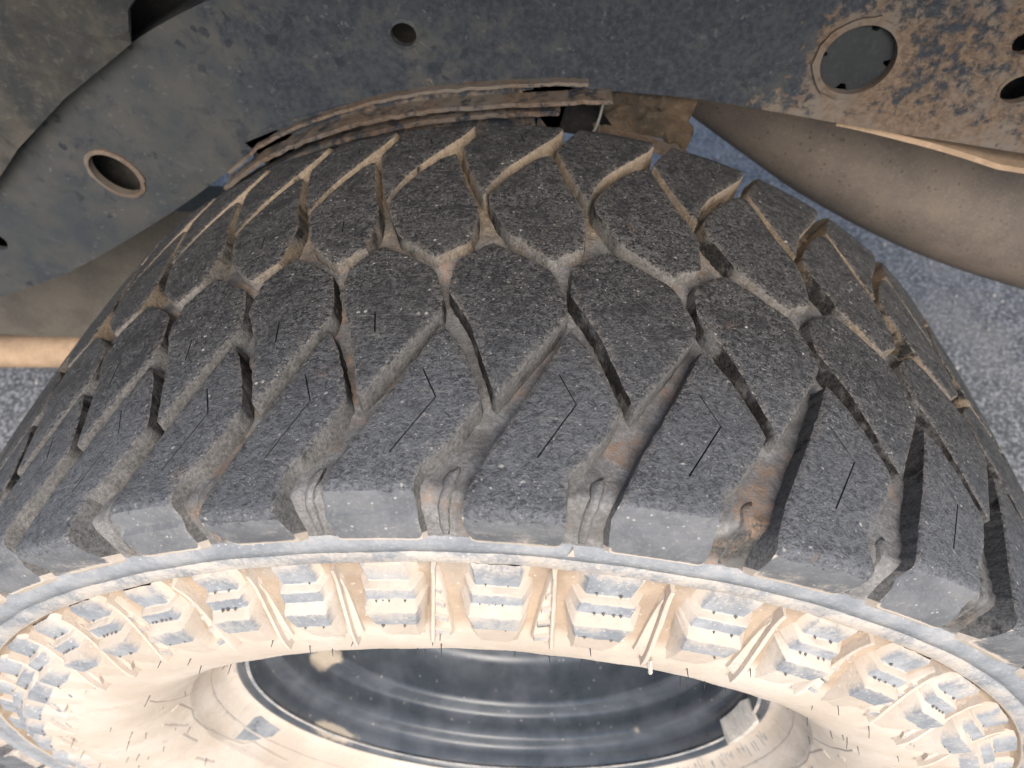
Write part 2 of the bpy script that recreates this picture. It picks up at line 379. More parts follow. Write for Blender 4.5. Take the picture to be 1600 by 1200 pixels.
# block outlines: u in pitches, v in mm (near shoulder negative)
S_POLY = [(-.45, -37.5), (-.305, -48.9), (-.196, -61), (-.117, -71.7), (-.08, -77.7), (-.2, -90.9), (-.34, -102.4), (-.435, -107.5), (-.472, -116), (-.462, -126.8), (-.442, -136),
          (-1.09, -136), (-1.13, -128), (-1.12, -121), (-1.07, -113), (-1.0, -103.5), (-.92, -94), (-.82, -83), (-.70, -69), (-.575, -54), (-.49, -43)]
M_POLY = [(.022, -76.5), (.126, -66.6), (.302, -50.5), (.433, -38.7), (.522, -29), (.515, -20.3), (.44, -7), (.389, -0.3), (.211, 6.5), (.041, 13), (-.132, 18.4), (-.288, 11.2), (-.427, 3.5),
          (-.438, -6.7), (-.446, -16.3), (-.352, -25.5), (-.228, -37.6), (-.147, -50.4), (-.078, -60.8), (-.017, -70.5)]
F_POLY = [(-.601, 7.1), (-.487, 13.3), (-.339, 18.2), (-.321, 30.1), (-.307, 44.2), (-.335, 52.4), (-.479, 72.1), (-.586, 95.5), (-.645, 106), (-.786, 101.2), (-.953, 88.5), (-1.123, 72.7), (-1.222, 60.6),
          (-1.205, 51.2), (-1.08, 35.8), (-1.001, 26.7), (-.806, 16.6)]
G_POLY = [(-.278, 60), (-.39, 75.3), (-.53, 100.7), (-.583, 113.4), (-.466, 128), (-.34, 142), (-.30, 157), (.46, 157), (.478, 141), (.379, 128.5), (.141, 108.4), (-.103, 87.9), (-.228, 72)]
RIB = [(-.19, -104), (-.275, -108), (-.282, -117), (-.312, -124), (-.305, -135), (-.262, -135), (-.262, -126.5), (-.228, -115), (-.20, -108)]
RIB2 = [(-.40, -111), (-.43, -117), (-.425, -133), (-.375, -133), (-.365, -122)]

def block_mesh(poly, k, seed, sipes=(), vs=-0.124, kink=None, drop=0.0, inset=1.0, step=2.2, grid=4.5, jit=0.3, wall=0.35, phi_of=None, dep=None):
    """a moulded rubber block standing on the carcass: worn top, broken edge, sloping walls, sipes cut into it"""
    rs = np.random.default_rng(seed); PF = phi_of or (lambda u: PHI(u + k))
    S = RT * 1000
    p = np.array([(PF(u) * S, v) for u, v in poly], float)
    if area2(p) < 0: p = p[::-1]
    p = resample(p, step); p = smooth_poly(p, 1, 0.55)
    p = p + rs.normal(0, 1, (len(p), 2)) * jit * 0.5 * np.where(p[:, 1:2] < -127, .12, 1.0)
    p = offset(p, 0.2)
    inner = offset(p, -inset)
    tg = np.roll(p, -3, 0) - np.roll(p, 3, 0); steep = np.clip((np.abs(tg[:, 1]) / (np.abs(tg[:, 0]) + 1e-6) - 1.1) / .5, 0, 1)
    steep = np.where(tg[:, 0] * tg[:, 1] < 0, steep, steep * .25)
    steep = steep * np.clip((p[:, 1] + 92) / 10, 0, 1) * np.clip((70 - p[:, 1]) / 30, 0, 1)
    steep = smooth_poly(np.stack([steep, steep], 1), 2, .4)[:, 0]
    foot = offset(p, 1.0); foot = p + (foot - p) * (wall + (1.5 - wall) * (1 - steep))[:, None]
    wdust = 1.0 - steep
    cuts = []
    for line, wd in sipes:
        c = seg_poly([(PF(u) * S, v) for u, v in line], wd); c = resample(c, 5.0)
        if area2(c) < 0: c = c[::-1]
        cuts.append(c)
    lo, hi = inner.min(0), inner.max(0)
    gx, gy = np.meshgrid(np.arange(lo[0], hi[0], grid), np.arange(lo[1], hi[1], grid))
    g = np.stack([gx.ravel(), gy.ravel()], 1) + rs.uniform(-.3, .3, (gx.size, 2)) * grid
    line_v = vs * 1000
    if lo[1] < line_v - 1:
        xs = np.arange(lo[0], hi[0], 2.0)
        g = g[np.abs(g[:, 1] - line_v) > 5.2]
        rows_ = [line_v + .35, line_v - .35, line_v + 2.2, line_v - 2.2, line_v + 4.4, line_v - 4.4] + ([lerp(line_v, -136, .46), lerp(line_v, -136, .51)] if kink else [])
        if kink: g = g[(g[:, 1] < lerp(line_v, -136, .56)) | (g[:, 1] > lerp(line_v, -136, .41))]
        wobl = rs.normal(0, .25, len(xs)) * 1.0
        g = np.concatenate([g] + [np.stack([xs, np.full_like(xs, q) + (wobl if i_ < 2 else 0)], 1) for i_, q in enumerate(rows_)])
    if hi[1] > 147:
        xs = np.arange(lo[0], hi[0], 2.5); g = np.concatenate([g, np.stack([xs, np.full_like(xs, 146.)], 1)])
    g = g[inside(offset(inner, -0.8), g)]
    for c in cuts: g = g[~inside(offset(c, 0.8), g)]
    vin = [Vector(a) for a in inner]; edges = [(i, (i + 1) % len(inner)) for i in range(len(inner))]
    for c in cuts:
        b = len(vin); vin += [Vector(a) for a in c]; edges += [(b + i, b + (i + 1) % len(c)) for i in range(len(c))]
    vin += [Vector(a) for a in g]
    vo, eo, fo, ov, oe, of = delaunay_2d_cdt(vin, edges, [], 0, 1e-5)
    P = np.array([(a[0], a[1]) for a in vo]); F = [f for f in fo if len(f) == 3]
    cen = np.array([P[list(f)].mean(0) for f in F]); keep = inside(inner, cen)
    for c in cuts: keep &= ~inside(c, cen)
    F = [f for f, q in zip(F, keep) if q]
    o2n = {}
    for n_, l in enumerate(ov):
        for q in l: o2n[q] = n_
    ni = len(inner)
    top_h = -rs.uniform(0, 0.00012, len(P)) - drop
    V = []; dust = []
    def put(xy, h, dst, base=None):
        v = xy[:, 1] / 1000; y, r = prof(v, vs, kink); ny, nr = nrm(v)
        if base is not None:
            yb, rb = prof(v, -0.1185); dd = (dep(v) if dep else depth(v)) + base; y = yb - ny * dd; r = rb - nr * dd
        else: y = y + ny * h; r = r + nr * h
        s = len(V); V.extend(place(xy[:, 0] / S, y, r)); dust.extend([dst] * len(xy)); return s
    put(P, top_h, 0.0, base=-0.0017 if drop else None)
    for q in range(ni):
        if inner[q, 1] > line_v: dust[o2n[q]] = 0.35
    a0 = put(p, -0.0007 - drop, 0.9, base=-0.0009 if drop else None)
    for q in range(ni):
        if p[q, 1] < min(line_v, -120): dust[a0 + q] = .95 if p[q, 1] < -135 else .3
    a1 = put(p, -0.0007 - drop, 1.0, base=-0.0009 if drop else None)
    b0 = put(foot, 0, 1.0, base=0.001)
    for q in range(ni): dust[a1 + q] = dust[b0 + q] = wdust[q] if p[q, 1] > -133 else 1.0
    faces = [tuple(f) for f in F]; fm = [1 if drop else 3 if P[list(f)].mean(0)[1] < line_v else 0 for f in F]
    if not drop:
        for q in range(len(P)):
            if P[q, 1] < line_v + .6: dust[q] = lerp(-.12, .16 if kink else .30, min(1, max(0, (line_v - P[q, 1]) / 4.0)))
    for i in range(ni):
        j = (i + 1) % ni
        mv = (p[i, 1] + p[j, 1]) / 2 < min(line_v, -120); faces.append((o2n[i], o2n[j], a0 + j, a0 + i)); fm.append(1 if drop else 3 if mv else 0)
        faces.append((a1 + i, a1 + j, b0 + j, b0 + i)); fm.append(3 if not drop and mv and p[i, 1] < -133 and p[j, 1] < -133 else 4)
    off = ni
    for c in cuts:
        cb = put(c, -0.006, 1.0); m = len(c)
        for i in range(m):
            j = (i + 1) % m
            faces.append((o2n[off + i], o2n[off + j], cb + j, cb + i)); fm.append(2)
        faces.append(tuple(range(cb, cb + m))); fm.append(2)
        off += m
    return V, faces, fm, dust

# ---------------------------------------------------------------- wheel
wheel = empty('wheel', (0, 0, ZW))
tag(wheel, 'dusty black off-road wheel with chunky worn tread and tan sidewall', 'wheel')
# tyre carcass: groove floor, shoulder band, scooped sidewall, bead, inner sidewall
vv = np.concatenate([np.arange(-0.136, -0.1015, 0.003), np.arange(-0.1, 0.13, 0.0035), np.arange(0.13, 0.1581, 0.003)])
yb, rb = prof(vv, -0.1185); ny, nr = nrm(vv); dp = depth(vv)
base = [(a, b, 0.25 if v < -.128 else 1.0, 0) for v, a, b in zip(vv, yb - ny * dp, rb - nr * dp)]
near = [(-.1238, .3630, .25, 1), (-.1247, .3612, .2, 1), (-.1245, .3580, .22, 1), (-.1240, .3539, .25, 1), (-.1224, .3534, 0, 1), (-.1237, .3529, .5, 1), (-.1239, .3490, .50, 1), (-.1238, .3455, .55, 1), (-.1228, .3440, 1, 1), (-.1205, .3428, 1, 1),
        (-.1192, .3390, 1, 1), (-.1193, .3340, 1, 1), (-.1203, .3285, 1, 1), (-.1222, .3215, 1, 1), (-.1248, .3140, 1, 1), (-.1274, .3070, 1, 1), (-.1296, .3010, 1, 1), (-.1308, .2960, 1, 1), (-.1312, .2910, 1, 1),
        (-.1308, .2850, 1, 1), (-.1293, .2770, 1, 1), (-.1265, .2680, 1, 1), (-.1225, .2590, 1, 1), (-.1170, .2500, 1, 1), (-.1090, .2410, 1, 1), (-.1005, .2335, 1, 1), (-.0960, .2300, 1, 1), (-.0948, .2290, 1, 1), (-.0925, .2285, .9, 1), (-.0840, .2230, .95, 1), (-.0760, .2180, .9, 1), (-.0690, .2135, .9, 1), (-.0645, .2100, .8, 1),
        (-.0620, .2040, .5, 1), (-.0600, .1980, .4, 1)]
far = [(.154, .355, .8, 1), (.157, .335, .7, 1), (.158, .31, .7, 1), (.154, .28, .7, 1), (.14, .25, .7, 1), (.11, .225, .7, 1), (.09, .205, .6, 1), (.085, .195, .5, 1)]
near = [(y + .0027 * min(1, max(0, (r - .215) / .07)), r - .0055 * min(1, max(0, (r - .215) / .07)), (d + .65 * min(1, max(0, (r - .297) / .010)) if r < .3445 else d), s) for (y, r, d, s) in near]  # recess values raised so the tan with painted shade takes over
pr = near[::-1] + base + far
NTH = 1080
th = np.linspace(0, 2 * math.pi, NTH, endpoint=False)
V = []; dust = []; F = []; fm = []
wob = sum(np.sin(th * f + ph) * a for f, ph, a in ((7, 1, .0003), (19, 2, .0002), (53, .5, .00015)))
for (y, r, d, s) in pr:
    jit = rng.normal(0, 0.00012 if s else 0.00035, NTH)
    sd = wob * (1 if s and r < .35 and r > .235 else 0)
    V.append(place(th, np.full(NTH, y) + sd, np.full(NTH, r) + jit)); dust += [d] * NTH
V = np.concatenate(V)
for i in range(len(pr) - 1):
    s = 0 if (pr[i][3] == 0 and pr[i + 1][3] == 0) else 1
    for j in range(NTH):
        k = (j + 1) % NTH
        F.append((i * NTH + j, i * NTH + k, (i + 1) * NTH + k, (i + 1) * NTH + j)); fm.append(s)
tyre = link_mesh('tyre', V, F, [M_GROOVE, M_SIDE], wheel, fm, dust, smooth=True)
tyre['label'] = 'black rubber tyre with tan dust in its grooves and on its sidewall'

MB = [M_TREAD, M_GROOVE, M_HAIR, M_SHOULDER, M_WALL]
def add_block(name, args, kw):
    v, f, m, d = block_mesh(*args, **kw)
    o = link_mesh(name, v, f, MB, tyre, m, d); auto_smooth(o, 40); return o
def pitch_specs(k):
    odd = k % 2
    S_SIPE = [([(-.535, -63), (-.405, -77.5), (-.665, -103)], 0.6)]
    m_s = [([(-.02, -28), (.03, -42)], 0.7)] if k < 0 else []
    f_s = [([(-.72, 46), (-.68, 34)], 0.7)] if k < 0 else []
    g_s = [([(.02, 128), (.06, 120)], 0.7)]
    sp = list(S_POLY)
    if not odd: kw = dict(sipes=S_SIPE, vs=-0.1185, kink=1)
    else: kw = dict(sipes=S_SIPE, vs=-0.1285)
    return [('shoulder_block', S_POLY, kw), ('centre_block', M_POLY, dict(sipes=m_s)), ('centre_block', F_POLY, dict(sipes=f_s)), ('shoulder_block', G_POLY, dict(sipes=g_s)),
            ('groove_rib', RIB, dict(drop=0.0044, inset=1.2, jit=0.12, wall=1.4, step=2.5))]
for k in range(int(K0), int(K1)):
    for bi, (nm, poly, kw) in enumerate(pitch_specs(k)):
        add_block(nm, (poly, k, 1000 + k * 10 + bi), kw)
# the rest of the circumference (underneath): two pitches copied round
protos = []
kk = int(K1)
for k in (kk, kk + 1):
    protos.append([add_block(nm, (poly, k, 5000 + k * 10 + bi), kw) for bi, (nm, poly, kw) in enumerate(pitch_specs(k))])
for i in range(2, int(rest_n)):
    for o in protos[i % 2]:
        c = o.copy(); COL.objects.link(c); c.parent = tyre; c.rotation_euler.y = rest_p * (i - i % 2)

# ---- sidewall lugs and fins
bas_y = np.array([a[0] for a in near][8:]); bas_r = np.array([a[1] for a in near][8:])
def base_y(r): return np.interp(r, bas_r[::-1], bas_y[::-1])
LUG = [(-121.5, 342.5, .6, -.095, .285), (-123.3, 341.0, .4, -.09, .285), (-124.0, 330.8, .05, -.085, .275), (-124.6, 329.9, .9, -.085, .275), (-127.3, 329.3, 1, -.11, .30), (-128.1, 328.6, .2, -.115, .305),
       (-128.8, 323.5, .05, -.125, .315), (-129.4, 322.7, .9, -.125, .315), (-132.8, 321.3, 1, -.135, .335), (-133.8, 320.3, .5, -.14, .34), (-134.4, 311.5, .12, -.10, .30), (-134.2, 310.0, .9, -.10, .30), (-133.0, 300, 1, -.07, .27), (-130.5, 290, 1, -.04, .24)]
LUG = [(y + 2.7, r - 5.5, d, a - .012, b + .012) for (y, r, d, a, b) in LUG]
def lug_mesh(k, seed, phi_of=None):
    PF = phi_of or (lambda u: PHI(u + k)); rs = np.random.default_rng(seed)
    V = []; D = []; F = []; n = 9; sy, sr, sd = rs.normal(0, .00035), rs.normal(0, .0006), rs.uniform(-.05, .25)
    for (y, r, d, a, b) in LUG:
        ja, jb = rs.normal(0, .006), rs.normal(0, .006); a, b = a + ja, b + jb
        us = [a - .105, a - .016] + list(np.linspace(a, b, n)) + [b + .016, b + .105]
        for q, u in enumerate(us):
            yy, rr = y / 1000 + sy, r / 1000 + sr
            dd = d + (sd if d < .5 else 0)
            if q in (0, len(us) - 1): yy = base_y(rr) + .0015; dd = 1.35
            elif q in (1, len(us) - 2): yy = yy + .0007; dd = max(d, .42)
            else: yy += rs.normal(0, .00012); rr += rs.normal(0, .00012)
            ph = float(PF(u)); V.append((rr * math.sin(ph), yy, rr * math.cos(ph))); D.append(dd)
    W = n + 4
    for i in range(len(LUG) - 1):
        for j in range(W - 1): F.append((i * W + j, i * W + j + 1, (i + 1) * W + j + 1, (i + 1) * W + j))
    return V, F, D
def side_prism(poly, k, h, mirror=None, phi_of=None, inset=.5, dust=(1, .8), top_slope=0.0, sink=.002):
    """raised piece on the sidewall; poly in (u, r mm)"""
    PF = phi_of or (lambda u: PHI(u + k))
    q = [((2 * mirror - u) if mirror is not None else u, r) for u, r in poly]
    p = np.array([(PF(u) * 320, r) for u, r in q], float)
    if area2(p) < 0: p = p[::-1]
    p = resample(p, 3.0); inn = offset(p, -inset); n = len(p)
    vo, eo, fo, ov, oe, of = delaunay_2d_cdt([Vector(a) for a in inn], [(i, (i + 1) % n) for i in range(n)], [], 0, 1e-5)
    P = np.array([(a[0], a[1]) for a in vo]); Ft = [f for f in fo if len(f) == 3]
    Ft = [f for f in Ft if inside(inn, P[list(f)].mean(0)[None])[0]]
    o2n = {}
    for i_, l in enumerate(ov):
        for z in l: o2n[z] = i_
    V = []; D = []
    def put(xy, hh, d):
        s = len(V)
        for x, r in xy:
            rr = r / 1000; ph = x / 320; V.append((rr * math.sin(ph), float(base_y(rr)) - hh, rr * math.cos(ph))); D.append(d)
        return s
    put(P, h, dust[0]); a0 = put(p, h - .0005, dust[1]); b0 = put(offset(p, .5), -sink, 1.0)
    F = list(Ft)
    for i in range(n):
        j = (i + 1) % n
        F.append((o2n[i], o2n[j], a0 + j, a0 + i)); F.append((a0 + i, a0 + j, b0 + j, b0 + i))
    return V, F, D
FIN = [(-.45, 332), (-.40, 316), (-.345, 294), (-.55, 293), (-.505, 313)]
FINEDGE = [(-.445, 333.5), (-.48, 333), (-.595, 291), (-.545, 291)]
BAR = [(-.435, 333), (-.475, 332), (-.535, 313), (-.56, 297), (-.57, 287), (-.53, 286), (-.515, 297), (-.49, 312)]
BARFIN = [(-.445, 326), (-.48, 314), (-.51, 297), (-.525, 289), (-.40, 293), (-.42, 310)]
def fin_parts(k):
    mir = -.435 if k % 2 else None
    if k % 4 in (2, 3) and k not in (0, 1):
        mir = -.435 if k > 0 else None
        return [('sidewall_fin', side_prism(BARFIN, k, .0022, mir, dust=(.7, 1.2), inset=.8)), ('fin_edge', side_prism(BAR, k, .0046, mir, dust=(1, 1.1), inset=.8))]
    out = [('sidewall_fin', side_prism(FIN, k, .0028, mir, dust=(.75, 1)))]
    out.append(('fin_edge', side_prism(FINEDGE, k, .0050, mir, dust=(1, 1))))
    for r0, a, b in ((321, -.478, -.425), (313.5, -.497, -.403), (306, -.515, -.384), (298.5, -.53, -.366)):
        out.append(('fin_rung', side_prism([(a, r0), (b, r0 - 1.5), (b, r0 - 4), (a, r0 - 2.5)], k, .0042, mir, dust=(.5, 1), inset=.3)))
    return out
def nub_mesh(k):
    V = []; F = []
    for (u, y, r) in [(q[0], q[1] + 2.7, q[2] - 5.5) for q in ((0.0, -124.4, 330.6), (.20, -124.4, 330.6), (-.05, -129.2, 323.2), (.02, -129.2, 323.0), (.09, -129.2, 323.2), (.17, -129.2, 323.0), (.24, -129.2, 323.2), (-.02, -134.5, 311.2), (.21, -134.5, 311.2))]:
        if random.random() < .25: continue
        ph = float(PHI(u + k)) + random.uniform(-.002, .002); rr = r / 1000; s = len(V); rad = random.uniform(.0006, .0010)
        c = Vector((rr * math.sin(ph), y / 1000, rr * math.cos(ph))); rd = Vector((math.sin(ph), 0, math.cos(ph))); tg = Vector((math.cos(ph), 0, -math.sin(ph)))
        for a in range(6): V.append(c + tg * math.cos(a * math.pi / 3) * rad + rd * math.sin(a * math.pi / 3) * rad)
        V.append(c + Vector((0, -.0010, 0)) - rd * .0003)
        for a in range(6): F.append((s + a, s + (a + 1) % 6, s + 6))
    return V, F
def full_pitches():
    for k in range(int(K0), int(K1)): yield k
for k in full_pitches():
    V, F, D = lug_mesh(k, 9000 + k)
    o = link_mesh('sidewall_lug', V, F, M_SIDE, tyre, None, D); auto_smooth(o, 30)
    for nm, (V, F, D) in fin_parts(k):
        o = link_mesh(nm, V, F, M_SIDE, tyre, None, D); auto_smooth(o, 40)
    V, F = nub_mesh(k); o = link_mesh('rubber_nub', V, F, M_NUB, tyre); o['kind'] = 'stuff'
lp = []
for k in (kk, kk + 1):
    s = []
    V, F, D = lug_mesh(k, 9500 + k); o = link_mesh('sidewall_lug', V, F, M_SIDE, tyre, None, D); auto_smooth(o, 30); s.append(o)
    for nm, (V, F, D) in fin_parts(k)[:2]:
        o = link_mesh(nm, V, F, M_SIDE, tyre, None, D); s.append(o)
    lp.append(s)
for i in range(2, int(rest_n)):
    for o in lp[i % 2]:
        c = o.copy(); COL.objects.link(c); c.parent = tyre; c.rotation_euler.y = rest_p * (i - i % 2)
# small raised arrow on the shoulder band
def tri_on_band(u, r0, r1, wd):
    V = []
    for h in (0.0, .0012):
        for (uu, r) in ((u, r0), (u - wd, r1), (u + wd, r1)):
            ph = float(PHI(uu)); V.append((r * math.sin(ph), -.1212 - h, r * math.cos(ph)))
    return V, [(3, 4, 5), (0, 1, 4, 3), (1, 2, 5, 4), (2, 0, 3, 5)]
V, F = tri_on_band(.66, .3590, .3535, .03)
link_mesh('arrow_mark', V, F, M_SIDE, tyre, None, [.9] * len(V))

# ---- raised mould lines, bars and tiny lettering on the lower sidewall
def ridge(name, path, wd, h, d=1.0):
    """raised line; path in (phi, r mm)"""
    pts = []
    for (a, b) in zip(path[:-1], path[1:]):
        n = max(1, int(abs(b[0] - a[0]) / .015 + abs(b[1] - a[1]) / 4))
        for t in range(n): pts.append((lerp(a[0], b[0], t / n), lerp(a[1], b[1], t / n)))
    pts.append(path[-1]); V = []; F = []; D = []
    for i, (ph, r) in enumerate(pts):
        a = pts[max(i - 1, 0)]; b = pts[min(i + 1, len(pts) - 1)]
        t = np.array([(b[0] - a[0]) * 230, b[1] - a[1]]); t /= np.linalg.norm(t) + 1e-9; nn = np.array([-t[1], t[0]])
        for s, hh in ((-1, -.0006), (-.55, h), (.55, h), (1, -.0006)):
            rr = (r + nn[1] * s * wd / 2) / 1000; pp = ph + nn[0] * s * wd / 2 / 230
            V.append((rr * math.sin(pp), float(base_y(rr)) - hh, rr * math.cos(pp))); D.append(d)
    for i in range(len(pts) - 1):
        for j in range(3): F.append((i * 4 + j, i * 4 + j + 1, i * 4 + j + 5, i * 4 + j + 4))
    F.append((0, 1, 2, 3)); e = (len(pts) - 1) * 4; F.append((e, e + 1, e + 2, e + 3))
    o = link_mesh(name, V, F, M_SIDE, tyre, None, D); return o
for s in (-1, 1):
    for a0 in (0, .9, 1.75):
        def q(l, s=s, a0=a0): return [(s * (ph_ + a0), r_) for ph_, r_ in l]
        ridge('mould_ridge', q([(1.265, 236.5), (1.25, 233.3), (1.38, 228.8), (1.46, 229.5), (1.716, 227.5), (1.862, 225.6), (1.90, 223), (2.13, 224.3)]), 1.8, .0011)
        ridge('mould_ridge', q([(1.0, 253), (1.10, 242), (1.17, 235.5), (1.266, 225)]), 1.0, .0006)
        ridge('mould_bar', q([(1.335, 241.5), (1.475, 233)]), 2.6, .0013)
        ridge('mould_bar', q([(1.50, 237), (1.62, 235)]), 3.0, .0013)
        ridge('mould_bar', q([(1.70, 241), (1.80, 238)]), 2.4, .0013)
        ridge('mould_bar', q([(1.150, 243), (1.180, 242.5)]), 4.5, .0011)
    for a0 in (.55, 1.2, 1.45, 1.9, 2.3, 2.6):
        ridge('mould_seam', [(s * a0, 219), (s * (a0 + .02), 211)], .7, .0004, .75)
ridge('mould_ring', [(-math.pi + i * .05, 219.6) for i in range(127)], 1.1, .0006, .75)
# clean grey patch where the dust was wiped off
pt = side_prism([(-1.80, 225.5), (-1.813, 214.5), (-1.84, 212.6), (-1.996, 213.7), (-1.982, 217.5), (-1.89, 223)], 0, .0003, phi_of=lambda u: u * 1.0, inset=.2, dust=(.05, .05), sink=.0006)
link_mesh('wiped_patch', pt[0], pt[1], M_SIDE, tyre, None, pt[2])
# tiny embossed letter strokes (too worn to read)
V = []; F = []
def stroke(ph, r, dph, dr, wd=.5):
    a = np.array([ph * 225, r]); b = a + np.array([dph, dr]); t = b - a; t /= np.linalg.norm(t); n_ = np.array([-t[1], t[0]]) * wd / 2
    s = len(V)
    for hh in (-.0004, .0007):
        for c in (a - n_, a + n_, b + n_, b - n_):
            rr = c[1] / 1000; pp = c[0] / 225; V.append((rr * math.sin(pp), float(base_y(rr)) - hh, rr * math.cos(pp)))
    F.extend([(s + 4, s + 5, s + 6, s + 7)] + [(s + i, s + (i + 1) % 4, s + 4 + (i + 1) % 4, s + 4 + i) for i in range(4)])
ph = 1.62
while ph < 2.6:
    for _ in range(random.choice((2, 3, 3))):
        stroke(ph + random.uniform(0, 3.0) / 225, 211.5 + random.uniform(0, 2.5), random.uniform(-1.5, 1.5), random.choice((-1.5, -1.0, 2.5, 3)))
    ph += random.choice((.022, .022, .026, .05))
o = link_mesh('embossed_lettering', V, F, M_SIDE, tyre, None, [.35] * len(V)); o['kind'] = 'stuff'
# little rubber whiskers left by the mould
V = []; F = []
def whisker(ph, r, ln, rad=.00026, out=None):
    y0 = float(base_y(r)) + .001
    p = Vector((r * math.sin(ph), y0, r * math.cos(ph)))
    d = Vector((random.uniform(-.25, .25), -1, random.uniform(-.5, .1))).normalized(); bend = Vector((random.uniform(-.2, .2), 0, -random.uniform(0, .5)))
    n0 = len(V)
    for i in range(4):
        c = p + d * ln * i / 3 + bend * ln * (i / 3) ** 2 * .5
        for a in range(4): V.append(c + (Vector((1, 0, 0)) * math.cos(a * math.pi / 2) + Vector((0, 0, 1)) * math.sin(a * math.pi / 2)) * rad * (1.2 - .2 * i))
    for i in range(3):
        for a in range(4): F.append((n0 + i * 4 + a, n0 + i * 4 + (a + 1) % 4, n0 + i * 4 + 4 + (a + 1) % 4, n0 + i * 4 + 4 + a))
for i in range(150):
    whisker(random.uniform(-math.pi, math.pi), random.choice((.293, .290, .280, .268, .258, .248, .240, .232, .226)) + random.uniform(-.003, .003), random.uniform(.003, .0075))
o = link_mesh('rubber_whisker', V, F, M_HAIR, tyre); o['kind'] = 'stuff'

# ---- rim
rp = [(-.0585, .1985, .4), (-.0600, .2035, .5), (-.0618, .2060, .4), (-.0635, .2062, .3), (-.0645, .2050, .2), (-.0640, .2030, .1), (-.0610, .2005, .0), (-.0560, .1985, .0), (-.0480, .1970, .0), (-.0430, .1965, .0), (-.0400, .1945, 0), (-.0385, .1900, 0), (-.0375, .1860, 0), (-.0350, .1840, 0),
      (-.0250, .1835, .0), (-.0170, .1838, 0), (-.0140, .1825, 0), (-.0120, .1780, 0), (-.0105, .1720, 0), (-.0085, .1690, .0), (-.0040, .1680, 0), (.0150, .1675, 0), (.0300, .1670, 0), (.0360, .1650, 0), (.0400, .1600, 0), (.0420, .1520, 0), (.0400, .1420, 0), (.0360, .1250, 0), (.0300, .1100, 0), (.0290, .0900, 0), (.0300, .0600, 0), (.0300, .0300, 0)]
NR = 240; th = np.linspace(0, 2 * math.pi, NR, endpoint=False); V = []; D = []; F = []
for (y, r, d) in rp: V.append(place(th, np.full(NR, y), np.full(NR, r))); D += [d + sum(a * math.exp(-(((t_ - p0 + math.pi) % (2 * math.pi) - math.pi) / pw) ** 2 - ((y - y0) / yw) ** 2) for p0, pw, y0, yw, a in ((-1.95, .10, -.012, .012, .9), (-2.25, .16, -.058, .006, .9), (2.35, .05, -.036, .003, .45))) for t_ in th]
V = np.concatenate(V)
for i in range(len(rp) - 1):
    for j in range(NR): F.append((i * NR + j, i * NR + (j + 1) % NR, (i + 1) * NR + (j + 1) % NR, (i + 1) * NR + j))
rim = link_mesh('rim', V, F, M_RIM, wheel, None, D, smooth=True); rim['label'] = 'black steel rim with stepped barrel and sand stuck to it'
# hub cap and wheel nuts deep in the dish
def lathe(name, prof_, mat, parent, n=32, loc=(0, 0, 0)):
    th = np.linspace(0, 2 * math.pi, n, endpoint=False); V = []; F = []
    for (y, r) in prof_: V.append(place(th, np.full(n, y), np.full(n, r)))
    V = np.concatenate(V)
    for i in range(len(prof_) - 1):
        for j in range(n): F.append((i * n + j, i * n + (j + 1) % n, (i + 1) * n + (j + 1) % n, (i + 1) * n + j))
    o = link_mesh(name, V, F, mat, parent, smooth=True, loc=loc); auto_smooth(o, 40); return o
lathe('hub', [(.031, .048), (.012, .046), (.004, .040), (.002, .020), (.002, .0005)], M_RIM, rim)
for i in range(6):
    a = i * math.pi / 3 + .3
    lathe('wheel_nut', [(.031, .0125), (.012, .0115), (.008, .008), (.008, .0005)], M_RIM, rim, 6, (.0698 * math.sin(a), 0, .0698 * math.cos(a)))
# balance weight clipped on the rim edge
def weight(ph0, ph1):
    V = []; F = []; n = 10; sec = [(-.066, .2035), (-.0665, .1990), (-.060, .1945), (-.050, .1915), (-.049, .1955), (-.060, .2000)]
    for i in range(n + 1):
        a = lerp(ph0, ph1, i / n); s = 1 - .5 * max(0, abs(i / n - .5) * 2 - .8) / .2
        for (y, r) in sec:
            rr = .2 + (r - .2) * s; V.append((rr * math.sin(a), y, rr * math.cos(a)))
    m = len(sec)
    for i in range(n):
        for j in range(m): F.append((i * m + j, i * m + (j + 1) % m, (i + 1) * m + (j + 1) % m, (i + 1) * m + j))
    F.append(tuple(range(m))); F.append(tuple(n * m + j for j in range(m)))
    return V, F
V, F = weight(1.50, 1.82); o = link_mesh('balance_weight', V, F, M_LEAD, rim); auto_smooth(o, 40)

# ---------------------------------------------------------------- ground
s = 60.0
g = link_mesh('ground', [(-s, -s, 0), (s, -s, 0), (s, s, 0), (-s, s, 0)], [(0, 1, 2, 3)], M_GROUND); g['kind'] = 'structure'

